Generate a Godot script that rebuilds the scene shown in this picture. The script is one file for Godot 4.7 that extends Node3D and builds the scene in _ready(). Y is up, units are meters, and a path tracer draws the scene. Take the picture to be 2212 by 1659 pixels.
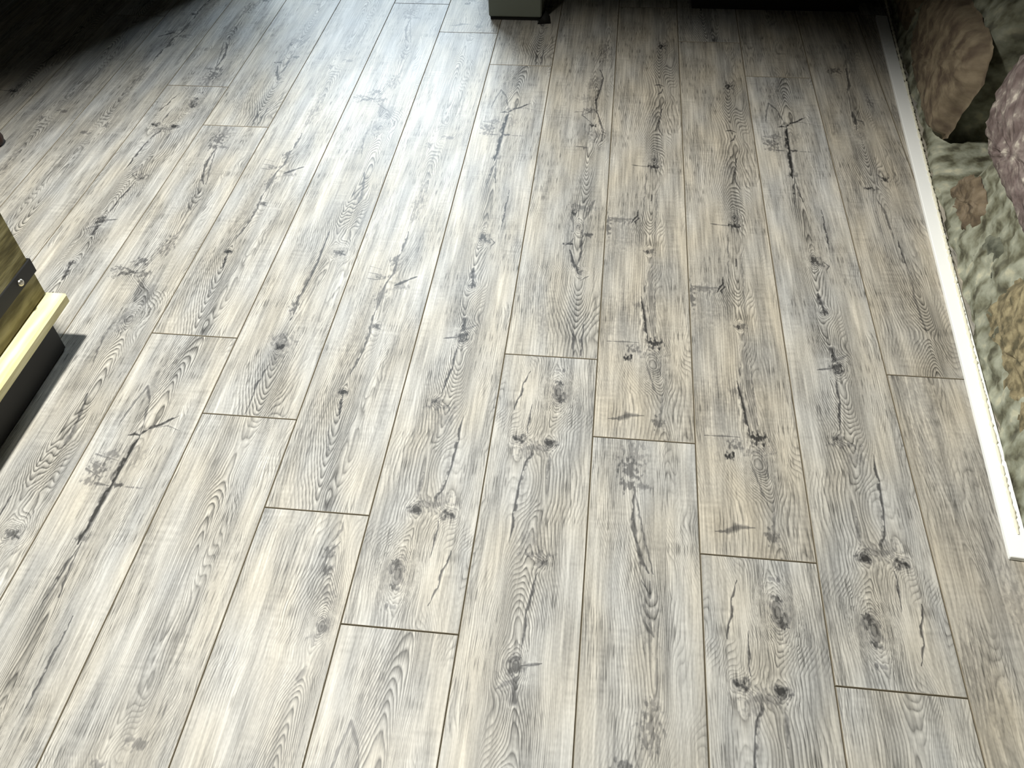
extends Node3D

# One unit of the plan is one plank width; X runs right, Z runs away from the viewer.
const S := 0.19
const LEN := 9.714
const TW := 448
const TH := 2048

# ---------------------------------------------------------------- wood print
class WoodPrint:
	var called := ""
	var cv := PackedFloat32Array()
	var cu := PackedFloat32Array()
	var cd := PackedFloat32Array()
	var ck := PackedFloat32Array()
	var knots: Array = []
	var smudges: Array = []
	var cracks: Array = []
	var seed_at := 0
	var tint := Vector3.ONE
	var bytes := PackedByteArray()

	func c(v: float, u: float, d: float, k: float) -> void:
		cv.append(v); cu.append(u); cd.append(d); ck.append(k)

	func knot(u: float, v: float, su: float, sv: float, amp: float, dark: float) -> void:
		knots.append([u, v, su, sv, amp, dark])

	func smudge(u: float, v: float, su: float, sv: float, dark: float, ang: float) -> void:
		smudges.append([u, v, su, sv, dark, ang])

	func crack(pts: Array, w: float, dark: float) -> void:
		cracks.append([pts, w, dark])

	func noise(kind: int, s: int, octaves: int) -> FastNoiseLite:
		var n := FastNoiseLite.new()
		n.noise_type = kind
		n.seed = seed_at * 31 + s
		n.frequency = 1.0
		n.fractal_type = FastNoiseLite.FRACTAL_FBM if octaves > 1 else FastNoiseLite.FRACTAL_NONE
		n.fractal_octaves = octaves
		return n

	func compute() -> void:
		var bump := PackedFloat32Array(); bump.resize(TW * TH)
		var dark := PackedFloat32Array(); dark.resize(TW * TH)
		var pale := PackedFloat32Array(); pale.resize(TW * TH)
		var ragged := noise(FastNoiseLite.TYPE_SIMPLEX, 1, 3)
		var px := 1.0 / TW
		var py := LEN / TH
		for k in knots:
			var ku: float = k[0]; var kv: float = k[1]; var su: float = k[2]; var sv: float = k[3]; var amp: float = k[4]; var dk: float = k[5]
			for y in range(maxi(0, int((kv - 4.0 * sv) / py)), mini(TH, int((kv + 4.0 * sv) / py) + 1)):
				var b := ((y + 0.5) * py - kv) / sv
				for x in range(maxi(0, int((ku - 4.0 * su) / px)), mini(TW, int((ku + 4.0 * su) / px) + 1)):
					var a := ((x + 0.5) * px - ku) / su
					var wob := ragged.get_noise_2d((x + 0.5) * px * 14.0, (y + 0.5) * py * 9.0)
					var r2 := a * a + b * b
					var i := y * TW + x
					bump[i] -= amp * exp(-r2 * (0.5 + 0.08 * wob))
					var core := clampf(1.5 - sqrt(r2) * 1.5 + wob * 1.0, 0.0, 1.0)
					dark[i] = maxf(dark[i], core * dk)
					pale[i] = maxf(pale[i], 0.5 * exp(-pow(sqrt(r2) - 1.7, 2.0) * 4.0) * clampf(wob * 2.0 + 0.4, 0.0, 1.0))
		for k in smudges:
			var ku: float = k[0]; var kv: float = k[1]; var su: float = k[2]; var sv: float = k[3]; var dk: float = k[4]
			var ca := cos(k[5]); var sa := sin(k[5])
			var reach := 2.2 * maxf(su, sv)
			for y in range(maxi(0, int((kv - reach) / py)), mini(TH, int((kv + reach) / py) + 1)):
				for x in range(maxi(0, int((ku - reach) / px)), mini(TW, int((ku + reach) / px) + 1)):
					var du := (x + 0.5) * px - ku
					var dv := (y + 0.5) * py - kv
					var a := (du * ca + dv * sa) / su
					var b := (-du * sa + dv * ca) / sv
					var wob := ragged.get_noise_2d((x + 0.5) * px * 18.0 + 40.0, (y + 0.5) * py * 9.0)
					var t := clampf(1.25 - sqrt(a * a + b * b) + wob * 1.1, 0.0, 1.0)
					t = t * t * (3.0 - 2.0 * t)
					var i := y * TW + x
					dark[i] = maxf(dark[i], t * dk)
		for k in cracks:
			var pts: Array = k[0]; var w: float = k[1]; var dk: float = k[2]
			for s in pts.size() - 1:
				var p0: Vector2 = pts[s]; var p1: Vector2 = pts[s + 1]
				var reach := w * 2.5 + 0.01
				var first := 0.35 if s == 0 else 1.0
				var final := 0.3 if s == pts.size() - 2 else 1.0
				for y in range(maxi(0, int((minf(p0.y, p1.y) - reach) / py)), mini(TH, int((maxf(p0.y, p1.y) + reach) / py) + 1)):
					for x in range(maxi(0, int((minf(p0.x, p1.x) - reach) / px)), mini(TW, int((maxf(p0.x, p1.x) + reach) / px) + 1)):
						var q := Vector2((x + 0.5) * px, (y + 0.5) * py)
						var wob := ragged.get_noise_2d(q.x * 9.0 + 7.0, q.y * 5.0)
						q.x += wob * 0.012
						var t := clampf((q - p0).dot(p1 - p0) / maxf((p1 - p0).length_squared(), 1e-6), 0.0, 1.0)
						var near := p0 + (p1 - p0) * t
						var dist := (q - near).length() / (w * (0.8 + 0.7 * wob) * lerpf(first, final, t) * (2.2 if first < 1.0 and final < 1.0 else 1.0))
						var i := y * TW + x
						dark[i] = maxf(dark[i], dk * clampf(1.5 - dist, 0.0, 1.0))
						if q.x > near.x:
							pale[i] = maxf(pale[i], 0.45 * clampf(1.0 - absf(dist - 2.0), 0.0, 1.0) * clampf(wob * 2.5 + 0.3, 0.0, 1.0))
		var n_warp := noise(FastNoiseLite.TYPE_SIMPLEX, 2, 2)
		var n_fine := noise(FastNoiseLite.TYPE_PERLIN, 3, 1)
		var n_tone := noise(FastNoiseLite.TYPE_SIMPLEX, 4, 3)
		var n_hue := noise(FastNoiseLite.TYPE_SIMPLEX, 5, 2)
		var n_pore := noise(FastNoiseLite.TYPE_PERLIN, 6, 1)
		var n_saw := noise(FastNoiseLite.TYPE_PERLIN, 7, 1)
		bytes.resize(TW * TH * 3)
		var order := range(cv.size())
		order.sort_custom(func(a, b): return cv[a] < cv[b])
		var last := order.size() - 1
		var d_lo := 1e9
		var d_hi := -1e9
		for e in cd:
			d_lo = minf(d_lo, e); d_hi = maxf(d_hi, e)
		var d_scale := minf(1.0, 25.0 / (d_hi - d_lo))   # the rings climb no steeper than the bell can carry
		for y in TH:
			var v := (y + 0.5) * py
			var seg := 0
			while seg < last - 1 and cv[order[seg + 1]] < v:
				seg += 1
			var lo: int = order[seg]; var hi: int = order[seg + 1]
			var t := clampf((v - cv[lo]) / maxf(cv[hi] - cv[lo], 0.001), 0.0, 1.0)
			var ts := lerpf(t, t * t * (3.0 - 2.0 * t), 0.4)
			var u0 := lerpf(cu[lo], cu[hi], t)
			var d := (lerpf(cd[lo], cd[hi], ts) - d_hi) * d_scale + 8.0
			var kk := lerpf(ck[lo], ck[hi], t)
			for x in TW:
				var u := (x + 0.5) * px
				var i := y * TW + x
				var w1 := n_warp.get_noise_2d(u * 2.2, v * 0.5)
				var w2 := n_warp.get_noise_2d(u * 7.0 + 30.0, v * 1.6)
				var du := u - u0 + w1 * 0.05
				var near := exp(-du * du * 7.5)
				var ring := d * near + 42.0 * sqrt(du * du + 0.0022) + bump[i] + w1 * 2.0 + w2 * 0.2
				var f := ring - floorf(ring)
				var line := f / 0.76 if f < 0.76 else (1.0 - f) / 0.24
				var mid := exp(-du * du * 16.0)
				line = lerpf(line * line * (0.25 + 0.75 * line), line * (0.55 + 0.45 * line), mid * kk)
				var fine := n_fine.get_noise_2d(u * 75.0, v * 1.7)
				var tone := n_tone.get_noise_2d(u * 4.5, v * 0.38)
				var band := n_tone.get_noise_2d(u * 22.0 + 9.0, v * 0.8)
				var hue := n_hue.get_noise_2d(u * 1.6, v * 0.55)
				var pore := n_pore.get_noise_2d(u * 110.0, v * 5.0)
				var speck := n_pore.get_noise_2d(u * 60.0 + 31.0, v * 30.0)
				var saw := n_saw.get_noise_2d(u * 3.0, v * 26.0) * clampf(n_hue.get_noise_2d(u * 2.0 + 80.0, v * 0.9) * 2.6 - 0.35, 0.0, 1.0)
				var patch := clampf(0.62 + 1.3 * n_hue.get_noise_2d(u * 1.8 + 20.0, v * 0.8), 0.2, 1.0)
				var hold := (kk * mid * 0.92 + (0.60 - 0.38 * near) * patch) * (0.85 + 0.5 * fine)
				var lum := 1.0 + 0.30 * tone + 0.22 * band + 0.20 * fine + 0.14 * saw + 0.10 * speck
				lum *= 1.0 - clampf(hold, 0.0, 0.9) * line
				lum *= 1.0 - 0.55 * clampf((pore - 0.20) * 3.0, 0.0, 1.0) * patch
				lum = lum * (1.0 - minf(1.05 * dark[i], 0.94)) + pale[i] * 0.35
				lum = maxf(lum, 0.05)
				var warm := hue * 0.55 + tone * 0.1
				var blue := dark[i] * 0.35
				var r := 0.412 * tint.x * lum * (1.0 + 0.07 * warm - 0.04 * blue)
				var g := 0.400 * tint.y * lum * (1.0 + 0.01 * warm)
				var b := 0.372 * tint.z * lum * (1.0 - 0.10 * warm + 0.20 * blue)
				bytes[i * 3] = int(255.0 * pow(clampf(r, 0.0, 1.0), 0.4545))
				bytes[i * 3 + 1] = int(255.0 * pow(clampf(g, 0.0, 1.0), 0.4545))
				bytes[i * 3 + 2] = int(255.0 * pow(clampf(b, 0.0, 1.0), 0.4545))

var prints := {}

func new_print(called: String) -> WoodPrint:
	var p := WoodPrint.new()
	p.called = called
	p.seed_at = prints.size() + 1
	if called in ["F", "G", "P"]:   # the browner prints
		p.tint = Vector3(0.965, 0.935, 0.885)
	elif called == "E":
		p.tint = Vector3(0.98, 0.97, 0.95)
	prints[called] = p
	return p

func compute_print(i: int) -> void:
	(prints.values()[i] as WoodPrint).compute()

func describe_prints() -> void:
	var p: WoodPrint
	p = new_print("A")
	p.c(10.042, 0.521, 18, 0.7)
	p.c(9.748, 0.536, 16, 0.9)
	p.c(8.548, 0.498, 5.5, 0.9)
	p.c(8.278, 0.466, 4.5, 0.4)
	p.c(7.007, 0.444, 4, 0.25)
	p.c(6.558, 0.424, 3.5, 0.5)
	p.c(6.237, 0.435, 3, 0.9)
	p.c(5.392, 0.469, 0, 0.7)
	p.c(4.711, 0.471, 3, 0.9)
	p.c(4.373, 0.485, 5, 0.8)
	p.c(4.046, 0.468, 7.3, 0.9)
	p.c(3.736, 0.482, 10.5, 0.9)
	p.c(3.476, 0.5, 11, 0.7)
	p.c(3.152, 0.484, 12, 0.7)
	p.c(2.532, 0.499, 20, 0.8)
	p.c(2.117, 0.501, 21.5, 0.7)
	p.c(1.893, 0.428, 22.5, 0.8)
	p.c(1.591, 0.396, 24, 0.8)
	p.c(1.375, 0.409, 24.6, 0.7)
	p.c(1.041, 0.429, 23, 0.6)
	p.c(0.785, 0.322, 21.5, 0.7)
	p.c(0.243, 0.4, 20, 0.7)
	p.c(-0.03, 0.437, 19, 0.6)
	p.crack([Vector2(0.475, 8.265), Vector2(0.448, 7.85), Vector2(0.439, 7.479), Vector2(0.432, 7.157), Vector2(0.421, 6.983)], 0.03, 0.9)
	p.crack([Vector2(0.475, 8.265), Vector2(0.526, 8.361), Vector2(0.637, 8.422), Vector2(0.77, 8.552)], 0.02, 0.85)
	p.crack([Vector2(0.54, 8.362), Vector2(0.708, 8.413), Vector2(0.858, 8.357)], 0.01, 0.5)
	p.crack([Vector2(0.475, 8.265), Vector2(0.411, 8.274), Vector2(0.344, 8.256)], 0.022, 0.85)
	p.crack([Vector2(0.196, 8.339), Vector2(0.228, 8.639), Vector2(0.285, 8.922), Vector2(0.367, 8.773), Vector2(0.422, 8.543), Vector2(0.475, 8.265)], 0.013, 0.55)
	p.smudge(0.226, 7.835, 0.09, 0.12, 0.6, 0.5)
	p.smudge(0.293, 8.005, 0.09, 0.05, 0.45, 0)
	p.smudge(0.214, 7.672, 0.1, 0.05, 0.5, -0.4)
	p.smudge(0.497, 7.654, 0.07, 0.03, 0.75, 0)
	p.smudge(0.639, 7.639, 0.1, 0.012, 0.5, 0)
	p.smudge(0.419, 9.131, 0.1, 0.3, 0.2, 0)
	p.smudge(0.509, 8.02, 0.14, 0.12, 0.25, 0)
	p.crack([Vector2(0.284, 7.652), Vector2(0.419, 7.636)], 0.02, 0.6)
	p.crack([Vector2(0.137, 7.995), Vector2(0.383, 7.935)], 0.012, 0.5)
	p.crack([Vector2(0.114, 7.815), Vector2(0.288, 7.727)], 0.016, 0.6)
	p.crack([Vector2(0.117, 7.891), Vector2(0.332, 7.805)], 0.012, 0.5)
	p.crack([Vector2(0.444, 7.007), Vector2(0.41, 6.667), Vector2(0.378, 6.339)], 0.014, 0.7)
	p.crack([Vector2(0.444, 7.007), Vector2(0.467, 6.671), Vector2(0.506, 6.455)], 0.014, 0.7)
	p.smudge(0.433, 7.041, 0.045, 0.06, 0.6, 0)
	p.knot(0.495, 5.281, 0.07, 0.11, 4, 0.75)
	p.smudge(0.553, 5.192, 0.05, 0.05, 0.6, 0)
	p.crack([Vector2(0.591, 5.26), Vector2(0.647, 5.181), Vector2(0.622, 5.106)], 0.014, 0.7)
	p.crack([Vector2(0.711, 6.3), Vector2(0.702, 5.999), Vector2(0.701, 5.699), Vector2(0.701, 5.505)], 0.012, 0.7)
	p.crack([Vector2(0.458, 4.684), Vector2(0.473, 4.497), Vector2(0.494, 4.316)], 0.035, 0.8)
	p.knot(0.487, 4.365, 0.05, 0.06, 3, 0.8)
	p.crack([Vector2(0.482, 3.775), Vector2(0.501, 3.61)], 0.045, 0.75)
	p.knot(0.508, 3.492, 0.08, 0.1, 5, 0.75)
	p.crack([Vector2(0.516, 3.611), Vector2(0.579, 3.646), Vector2(0.635, 3.696)], 0.02, 0.5)
	p.crack([Vector2(0.297, 3.452), Vector2(0.397, 3.475), Vector2(0.468, 3.488)], 0.014, 0.7)
	p.crack([Vector2(0.471, 3.401), Vector2(0.468, 3.221), Vector2(0.461, 2.977), Vector2(0.43, 2.773), Vector2(0.409, 2.633)], 0.012, 0.75)
	p.knot(0.378, 2.534, 0.06, 0.05, 3, 0.75)
	p.smudge(0.426, 2.449, 0.12, 0.05, 0.55, 0)
	p.smudge(0.508, 2.3, 0.08, 0.09, 0.3, 0)
	p.crack([Vector2(0.676, 2.377), Vector2(0.68, 2.044), Vector2(0.662, 1.726), Vector2(0.627, 1.444), Vector2(0.579, 1.338), Vector2(0.569, 1.248)], 0.014, 0.75)
	p.crack([Vector2(0.409, 1.62), Vector2(0.403, 1.482), Vector2(0.406, 1.348)], 0.022, 0.45)
	p.knot(0.414, 1.187, 0.07, 0.06, 3, 0.85)
	p.knot(0.714, 1.159, 0.08, 0.06, 5, 0.85)
	p.smudge(0.562, 1.258, 0.17, 0.07, 0.45, 0)
	p.smudge(0.638, 1.328, 0.09, 0.08, 0.35, 0)
	p.smudge(0.386, 1.221, 0.06, 0.03, 0.7, 0.4)
	p.crack([Vector2(0.653, 1.082), Vector2(0.648, 0.889), Vector2(0.632, 0.696)], 0.014, 0.75)
	p.crack([Vector2(0.813, 0.784), Vector2(0.791, 0.664), Vector2(0.761, 0.573), Vector2(0.75, 0.418), Vector2(0.698, 0.233)], 0.014, 0.75)
	p.knot(0.372, 0.517, 0.1, 0.17, 8, 0.5)
	p.smudge(0.365, 0.572, 0.05, 0.08, 0.8, 0.2)
	p.smudge(0.378, 0.391, 0.05, 0.035, 0.75, 0)
	p.smudge(0.412, 0.503, 0.03, 0.06, 0.7, 0)
	p.crack([Vector2(0.297, 0.64), Vector2(0.384, 0.62), Vector2(0.424, 0.587)], 0.02, 0.6)
	p.smudge(0.35, 0.194, 0.03, 0.03, 0.5, 0)
	p.smudge(0.403, 0.191, 0.03, 0.03, 0.4, 0)
	p = new_print("C")
	p.c(9.844, 0.393, -7, 0.3)
	p.c(9.362, 0.406, -5, 0.4)
	p.c(8.762, 0.395, -2, 0.4)
	p.c(8.008, 0.561, 0, 0.7)
	p.c(7.666, 0.58, 1.6, 0.7)
	p.c(7.049, 0.589, 4, 0.6)
	p.c(6.765, 0.526, 5, 0.4)
	p.c(6.311, 0.389, 5.5, 0.7)
	p.c(6.056, 0.662, 5, 0.8)
	p.c(5.743, 0.7, 2.5, 0.9)
	p.c(5.389, 0.715, 2, 1)
	p.c(4.902, 0.688, -3, 1)
	p.c(4.333, 0.719, -5, 0.9)
	p.c(3.795, 0.687, -4.5, 0.9)
	p.c(3.538, 0.669, -2, 1)
	p.c(3.309, 0.664, 1.5, 1)
	p.c(3.144, 0.657, 4, 0.9)
	p.c(2.955, 0.669, 5, 0.7)
	p.c(2.729, 0.727, 3, 0.9)
	p.c(2.195, 0.647, 0.5, 0.6)
	p.c(1.46, 0.575, 0, 0.45)
	p.c(1.117, 0.526, 0, 0.6)
	p.c(0.971, 0.522, 0.6, 0.9)
	p.c(0.452, 0.538, 6.5, 1)
	p.c(0.096, 0.551, 10, 1)
	p.c(-0.012, 0.537, 11, 0.9)
	p.smudge(0.374, 9.335, 0.1, 0.16, 0.6, 0.2)
	p.smudge(0.362, 9.174, 0.06, 0.1, 0.6, -0.3)
	p.smudge(0.482, 9.147, 0.09, 0.05, 0.4, 0)
	p.crack([Vector2(0.415, 9.142), Vector2(0.407, 8.821), Vector2(0.436, 8.558), Vector2(0.497, 8.339), Vector2(0.555, 8.234)], 0.022, 0.7)
	p.crack([Vector2(0.46, 8.824), Vector2(0.502, 8.597), Vector2(0.536, 8.431)], 0.03, 0.3)
	p.smudge(0.567, 6.888, 0.09, 0.16, 0.5, 0)
	p.smudge(0.584, 7.077, 0.06, 0.05, 0.5, 0)
	p.smudge(0.56, 7.788, 0.08, 0.25, 0.25, 0)
	p.crack([Vector2(0.563, 8.158), Vector2(0.564, 7.998), Vector2(0.49, 8.164)], 0.014, 0.6)
	p.crack([Vector2(0.54, 7.891), Vector2(0.588, 7.647), Vector2(0.516, 7.785)], 0.014, 0.6)
	p.smudge(0.37, 6.564, 0.1, 0.07, 0.65, 0)
	p.smudge(0.257, 6.343, 0.13, 0.05, 0.7, 0.3)
	p.smudge(0.135, 6.421, 0.08, 0.05, 0.55, 0)
	p.smudge(0.503, 6.346, 0.08, 0.07, 0.6, 0)
	p.crack([Vector2(0.076, 6.46), Vector2(0.249, 6.43), Vector2(0.371, 6.353), Vector2(0.477, 6.379)], 0.016, 0.6)
	p.crack([Vector2(0.159, 6.232), Vector2(0.212, 6.34), Vector2(0.357, 6.317)], 0.02, 0.6)
	p.crack([Vector2(0.519, 6.278), Vector2(0.566, 6.071), Vector2(0.579, 5.866)], 0.07, 0.45)
	p.knot(0.623, 5.568, 0.1, 0.13, 7, 0.35)
	p.smudge(0.613, 5.551, 0.05, 0.05, 0.6, 0)
	p.smudge(0.631, 5.384, 0.08, 0.05, 0.35, 0)
	p.crack([Vector2(0.495, 5.542), Vector2(0.477, 5.273), Vector2(0.512, 5.019), Vector2(0.561, 4.74)], 0.012, 0.5)
	p.crack([Vector2(0.687, 4.413), Vector2(0.731, 4.158), Vector2(0.767, 3.821), Vector2(0.738, 3.582)], 0.022, 0.6)
	p.crack([Vector2(0.423, 9.118), Vector2(0.495, 8.663), Vector2(0.595, 8.228)], 0.014, 0.6)
	p.smudge(0.41, 9.485, 0.1, 0.3, 0.35, 0)
	p.crack([Vector2(0.622, 7.461), Vector2(0.623, 7.083), Vector2(0.609, 6.717)], 0.02, 0.35)
	p.crack([Vector2(0.701, 6.139), Vector2(0.692, 5.978), Vector2(0.712, 5.822)], 0.09, 0.3)
	p.crack([Vector2(1.502, 3.753), Vector2(1.505, 3.452), Vector2(1.469, 3.207)], 0.012, 0.6)
	p.knot(0.758, 2.677, 0.08, 0.08, 6, 0.7)
	p.smudge(0.785, 2.661, 0.05, 0.03, 0.8, 0)
	p.crack([Vector2(0.761, 2.686), Vector2(0.849, 2.639)], 0.02, 0.7)
	p.crack([Vector2(0.54, 3.087), Vector2(0.542, 2.76), Vector2(0.55, 2.429), Vector2(0.531, 2.084), Vector2(0.503, 1.826), Vector2(0.514, 1.595), Vector2(0.516, 1.439)], 0.016, 0.75)
	p.crack([Vector2(0.55, 2.429), Vector2(0.524, 2.27), Vector2(0.531, 2.084), Vector2(0.507, 1.85)], 0.035, 0.4)
	p.smudge(0.493, 1.688, 0.05, 0.12, 0.6, 0)
	p.smudge(0.526, 1.117, 0.13, 0.12, 0.4, 0)
	p.knot(0.517, 1.021, 0.07, 0.06, 4, 0.85)
	p.crack([Vector2(0.493, 1.225), Vector2(0.567, 1.12), Vector2(0.533, 1.022)], 0.016, 0.6)
	p.smudge(0.539, 0.865, 0.1, 0.12, 0.3, 0)
	p.crack([Vector2(0.484, 0.79), Vector2(0.456, 0.566), Vector2(0.435, 0.377), Vector2(0.449, 0.182), Vector2(0.451, 0.024)], 0.011, 0.7)
	p = new_print("D")
	p.c(9.76, 0.558, 1, 0.5)
	p.c(9.52, 0.514, 3.5, 0.8)
	p.c(9.303, 0.507, 4.5, 0.5)
	p.c(8.979, 0.517, 3, 0.9)
	p.c(8.588, 0.516, -2, 0.9)
	p.c(8.064, 0.531, -4, 0.7)
	p.c(7.362, 0.55, -4, 0.6)
	p.c(6.833, 0.533, -3, 0.5)
	p.c(6.33, 0.484, 0, 0.4)
	p.c(6.13, 0.552, 1, 0.7)
	p.c(5.69, 0.563, -2.5, 0.6)
	p.c(4.934, 0.574, -4, 0.4)
	p.c(4.142, 0.543, -3, 0.4)
	p.c(3.336, 0.506, -1, 0.4)
	p.c(2.488, 0.508, 0, 0.4)
	p.c(1.802, 0.398, 0, 0.6)
	p.c(1.465, 0.37, 0.5, 0.9)
	p.c(0.998, 0.43, 3.5, 1)
	p.c(0.674, 0.447, 6, 1)
	p.c(0.421, 0.459, 8, 1)
	p.c(0.178, 0.469, 10.5, 1)
	p.c(0.023, 0.489, 11.5, 0.9)
	p.smudge(0.45, 6.218, 0.05, 0.07, 0.5, 0)
	p.smudge(0.701, 6.43, 0.06, 0.05, 0.5, 0)
	p.crack([Vector2(0.714, 6.431), Vector2(0.627, 6.474), Vector2(0.572, 6.397)], 0.02, 0.4)
	p.smudge(0.566, 5.249, 0.05, 0.3, 0.3, 0)
	p.smudge(0.556, 4.83, 0.08, 0.15, 0.35, 0)
	p.smudge(0.558, 4.529, 0.05, 0.12, 0.35, 0)
	p.crack([Vector2(0.547, 5.248), Vector2(0.562, 4.933), Vector2(0.563, 4.728)], 0.012, 0.5)
	p.crack([Vector2(0.543, 4.237), Vector2(0.547, 4.003), Vector2(0.526, 3.819), Vector2(0.508, 3.683), Vector2(0.527, 3.423), Vector2(0.476, 3.291), Vector2(0.454, 3.082)], 0.015, 0.7)
	p.smudge(0.477, 3.663, 0.05, 0.09, 0.6, 0)
	p.crack([Vector2(0.206, 3.414), Vector2(0.325, 3.39), Vector2(0.423, 3.329)], 0.01, 0.5)
	p.crack([Vector2(0.202, 3.311), Vector2(0.331, 3.288), Vector2(0.454, 3.315)], 0.012, 0.5)
	p.crack([Vector2(0.209, 3.527), Vector2(0.362, 3.479)], 0.008, 0.4)
	p.smudge(0.392, 3.344, 0.1, 0.04, 0.55, 0)
	p.crack([Vector2(0.573, 3.199), Vector2(0.641, 3.246), Vector2(0.716, 3.319), Vector2(0.811, 3.378)], 0.026, 0.8)
	p.smudge(0.655, 3.181, 0.1, 0.05, 0.4, 0)
	p.crack([Vector2(0.466, 3.207), Vector2(0.461, 3.001), Vector2(0.448, 2.76)], 0.035, 0.6)
	p.smudge(0.45, 3, 0.06, 0.15, 0.5, 0)
	p.crack([Vector2(0.437, 2.759), Vector2(0.451, 2.529), Vector2(0.462, 2.342), Vector2(0.45, 2.122), Vector2(0.423, 1.908), Vector2(0.396, 1.747)], 0.014, 0.7)
	p.knot(0.508, 2.488, 0.05, 0.05, 3, 0.75)
	p.crack([Vector2(0.436, 2.527), Vector2(0.508, 2.488), Vector2(0.581, 2.449)], 0.014, 0.6)
	p.smudge(0.452, 2.341, 0.03, 0.07, 0.6, 0)
	p.knot(0.379, 1.472, 0.05, 0.05, 3, 0.9)
	p.smudge(0.379, 1.492, 0.05, 0.035, 0.9, 0)
	p.crack([Vector2(0.385, 1.466), Vector2(0.4, 1.307), Vector2(0.428, 1.121)], 0.02, 0.8)
	p.crack([Vector2(0.338, 1.113), Vector2(0.369, 0.902), Vector2(0.407, 0.758), Vector2(0.449, 0.704)], 0.012, 0.5)
	p.smudge(0.253, 2.512, 0.07, 0.5, 0.15, 0)
	p = new_print("E")
	p.c(7.837, 0.85, 6, 0.4)
	p.c(7.168, 0.835, 5, 0.4)
	p.c(6.396, 0.725, 4, 0.8)
	p.c(5.657, 0.715, 0, 0.6)
	p.c(4.73, 0.744, 0, 0.6)
	p.c(4.457, 0.763, -1, 0.9)
	p.c(4.213, 0.735, 0, 0.8)
	p.c(3.941, 0.71, 2, 0.9)
	p.c(2.944, 0.694, 14, 1)
	p.c(2.74, 0.681, 15, 0.7)
	p.c(2.401, 0.635, 16, 0.6)
	p.c(2.025, 0.652, 18, 0.7)
	p.c(1.536, 0.682, 20, 0.8)
	p.c(1.428, 0.726, 20.5, 0.6)
	p.c(1.242, 0.705, 21.5, 0.8)
	p.c(0.465, 0.746, 30, 1)
	p.c(0.326, 0.759, 31, 0.9)
	p.c(0.027, 0.777, 30, 0.7)
	p.smudge(0.826, 7.006, 0.08, 0.35, 0.35, 0)
	p.smudge(0.688, 5.939, 0.1, 0.2, 0.3, 0)
	p.smudge(0.605, 5.484, 0.16, 0.12, 0.25, 0)
	p.crack([Vector2(0.769, 6.384), Vector2(0.824, 6.092), Vector2(0.795, 5.76), Vector2(0.746, 5.425), Vector2(0.76, 5.118), Vector2(0.826, 4.837), Vector2(0.878, 4.551), Vector2(0.874, 4.307)], 0.016, 0.75)
	p.crack([Vector2(0.563, 4.974), Vector2(0.58, 5.159), Vector2(0.673, 5.086), Vector2(0.562, 5), Vector2(0.723, 4.753)], 0.012, 0.6)
	p.crack([Vector2(0.435, 5.07), Vector2(0.557, 5.091)], 0.014, 0.6)
	p.smudge(0.744, 4.717, 0.05, 0.04, 0.8, 0)
	p.smudge(0.67, 5.138, 0.1, 0.06, 0.5, 0)
	p.smudge(0.783, 4.458, 0.12, 0.16, 0.35, 0)
	p.crack([Vector2(0.525, 4.151), Vector2(0.674, 4.137)], 0.014, 0.6)
	p.smudge(0.649, 4.135, 0.03, 0.04, 0.5, 0)
	p.smudge(0.589, 2.593, 0.05, 0.06, 0.8, 0)
	p.crack([Vector2(0.841, 2.894), Vector2(0.785, 2.687), Vector2(0.726, 2.456)], 0.03, 0.5)
	p.smudge(0.688, 2.72, 0.16, 0.1, 0.45, 0)
	p.knot(0.646, 2.325, 0.05, 0.08, 4, 0.4)
	p.crack([Vector2(0.562, 2.641), Vector2(0.601, 2.207)], 0.02, 0.5)
	p.crack([Vector2(0.723, 2.505), Vector2(0.718, 2.169), Vector2(0.714, 1.848)], 0.014, 0.6)
	p.smudge(0.548, 1.962, 0.06, 0.025, 0.85, 0)
	p.smudge(0.789, 2.147, 0.06, 0.05, 0.7, 0)
	p.crack([Vector2(0.61, 2.068), Vector2(0.581, 1.983), Vector2(0.516, 1.923)], 0.02, 0.6)
	p.crack([Vector2(0.584, 1.837), Vector2(0.638, 1.62), Vector2(0.69, 1.494), Vector2(0.717, 1.394)], 0.025, 0.8)
	p.crack([Vector2(0.726, 2.031), Vector2(0.721, 1.714), Vector2(0.693, 1.537)], 0.016, 0.7)
	p.knot(0.732, 1.429, 0.05, 0.05, 3, 0.6)
	p.crack([Vector2(0.745, 1.287), Vector2(0.829, 1.36)], 0.016, 0.6)
	p.crack([Vector2(0.693, 0.491), Vector2(0.73, 0.309), Vector2(0.737, 0.037)], 0.016, 0.6)
	p.crack([Vector2(0.829, 0.54), Vector2(0.813, 0.279), Vector2(0.826, 0.045)], 0.016, 0.6)
	p.smudge(0.289, 0.962, 0.1, 0.4, 0.12, 0)
	p.smudge(0.36, 0.576, 0.06, 0.3, 0.2, 0)
	p.crack([Vector2(-0.635, 6.148), Vector2(-0.563, 5.575)], 0.012, 0.5)
	p = new_print("F")
	p.c(8.965, 0.763, 0, 0.4)
	p.c(8.276, 0.73, 0, 0.6)
	p.c(7.984, 0.726, 2, 0.9)
	p.c(7.144, 0.69, 11, 1)
	p.c(6.921, 0.683, 12, 0.8)
	p.c(6.801, 0.695, 12, 0.8)
	p.c(6.505, 0.696, 10, 0.8)
	p.c(5.723, 0.665, 6, 0.8)
	p.c(4.958, 0.616, -2, 1)
	p.c(4.793, 0.606, -3, 0.7)
	p.c(4.303, 0.586, -3, 0.4)
	p.c(3.783, 0.553, -2, 0.5)
	p.c(3.577, 0.55, -1, 0.8)
	p.c(3.258, 0.534, 3.5, 0.8)
	p.c(2.952, 0.52, 4, 0.5)
	p.c(2.278, 0.504, 4, 0.5)
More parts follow.
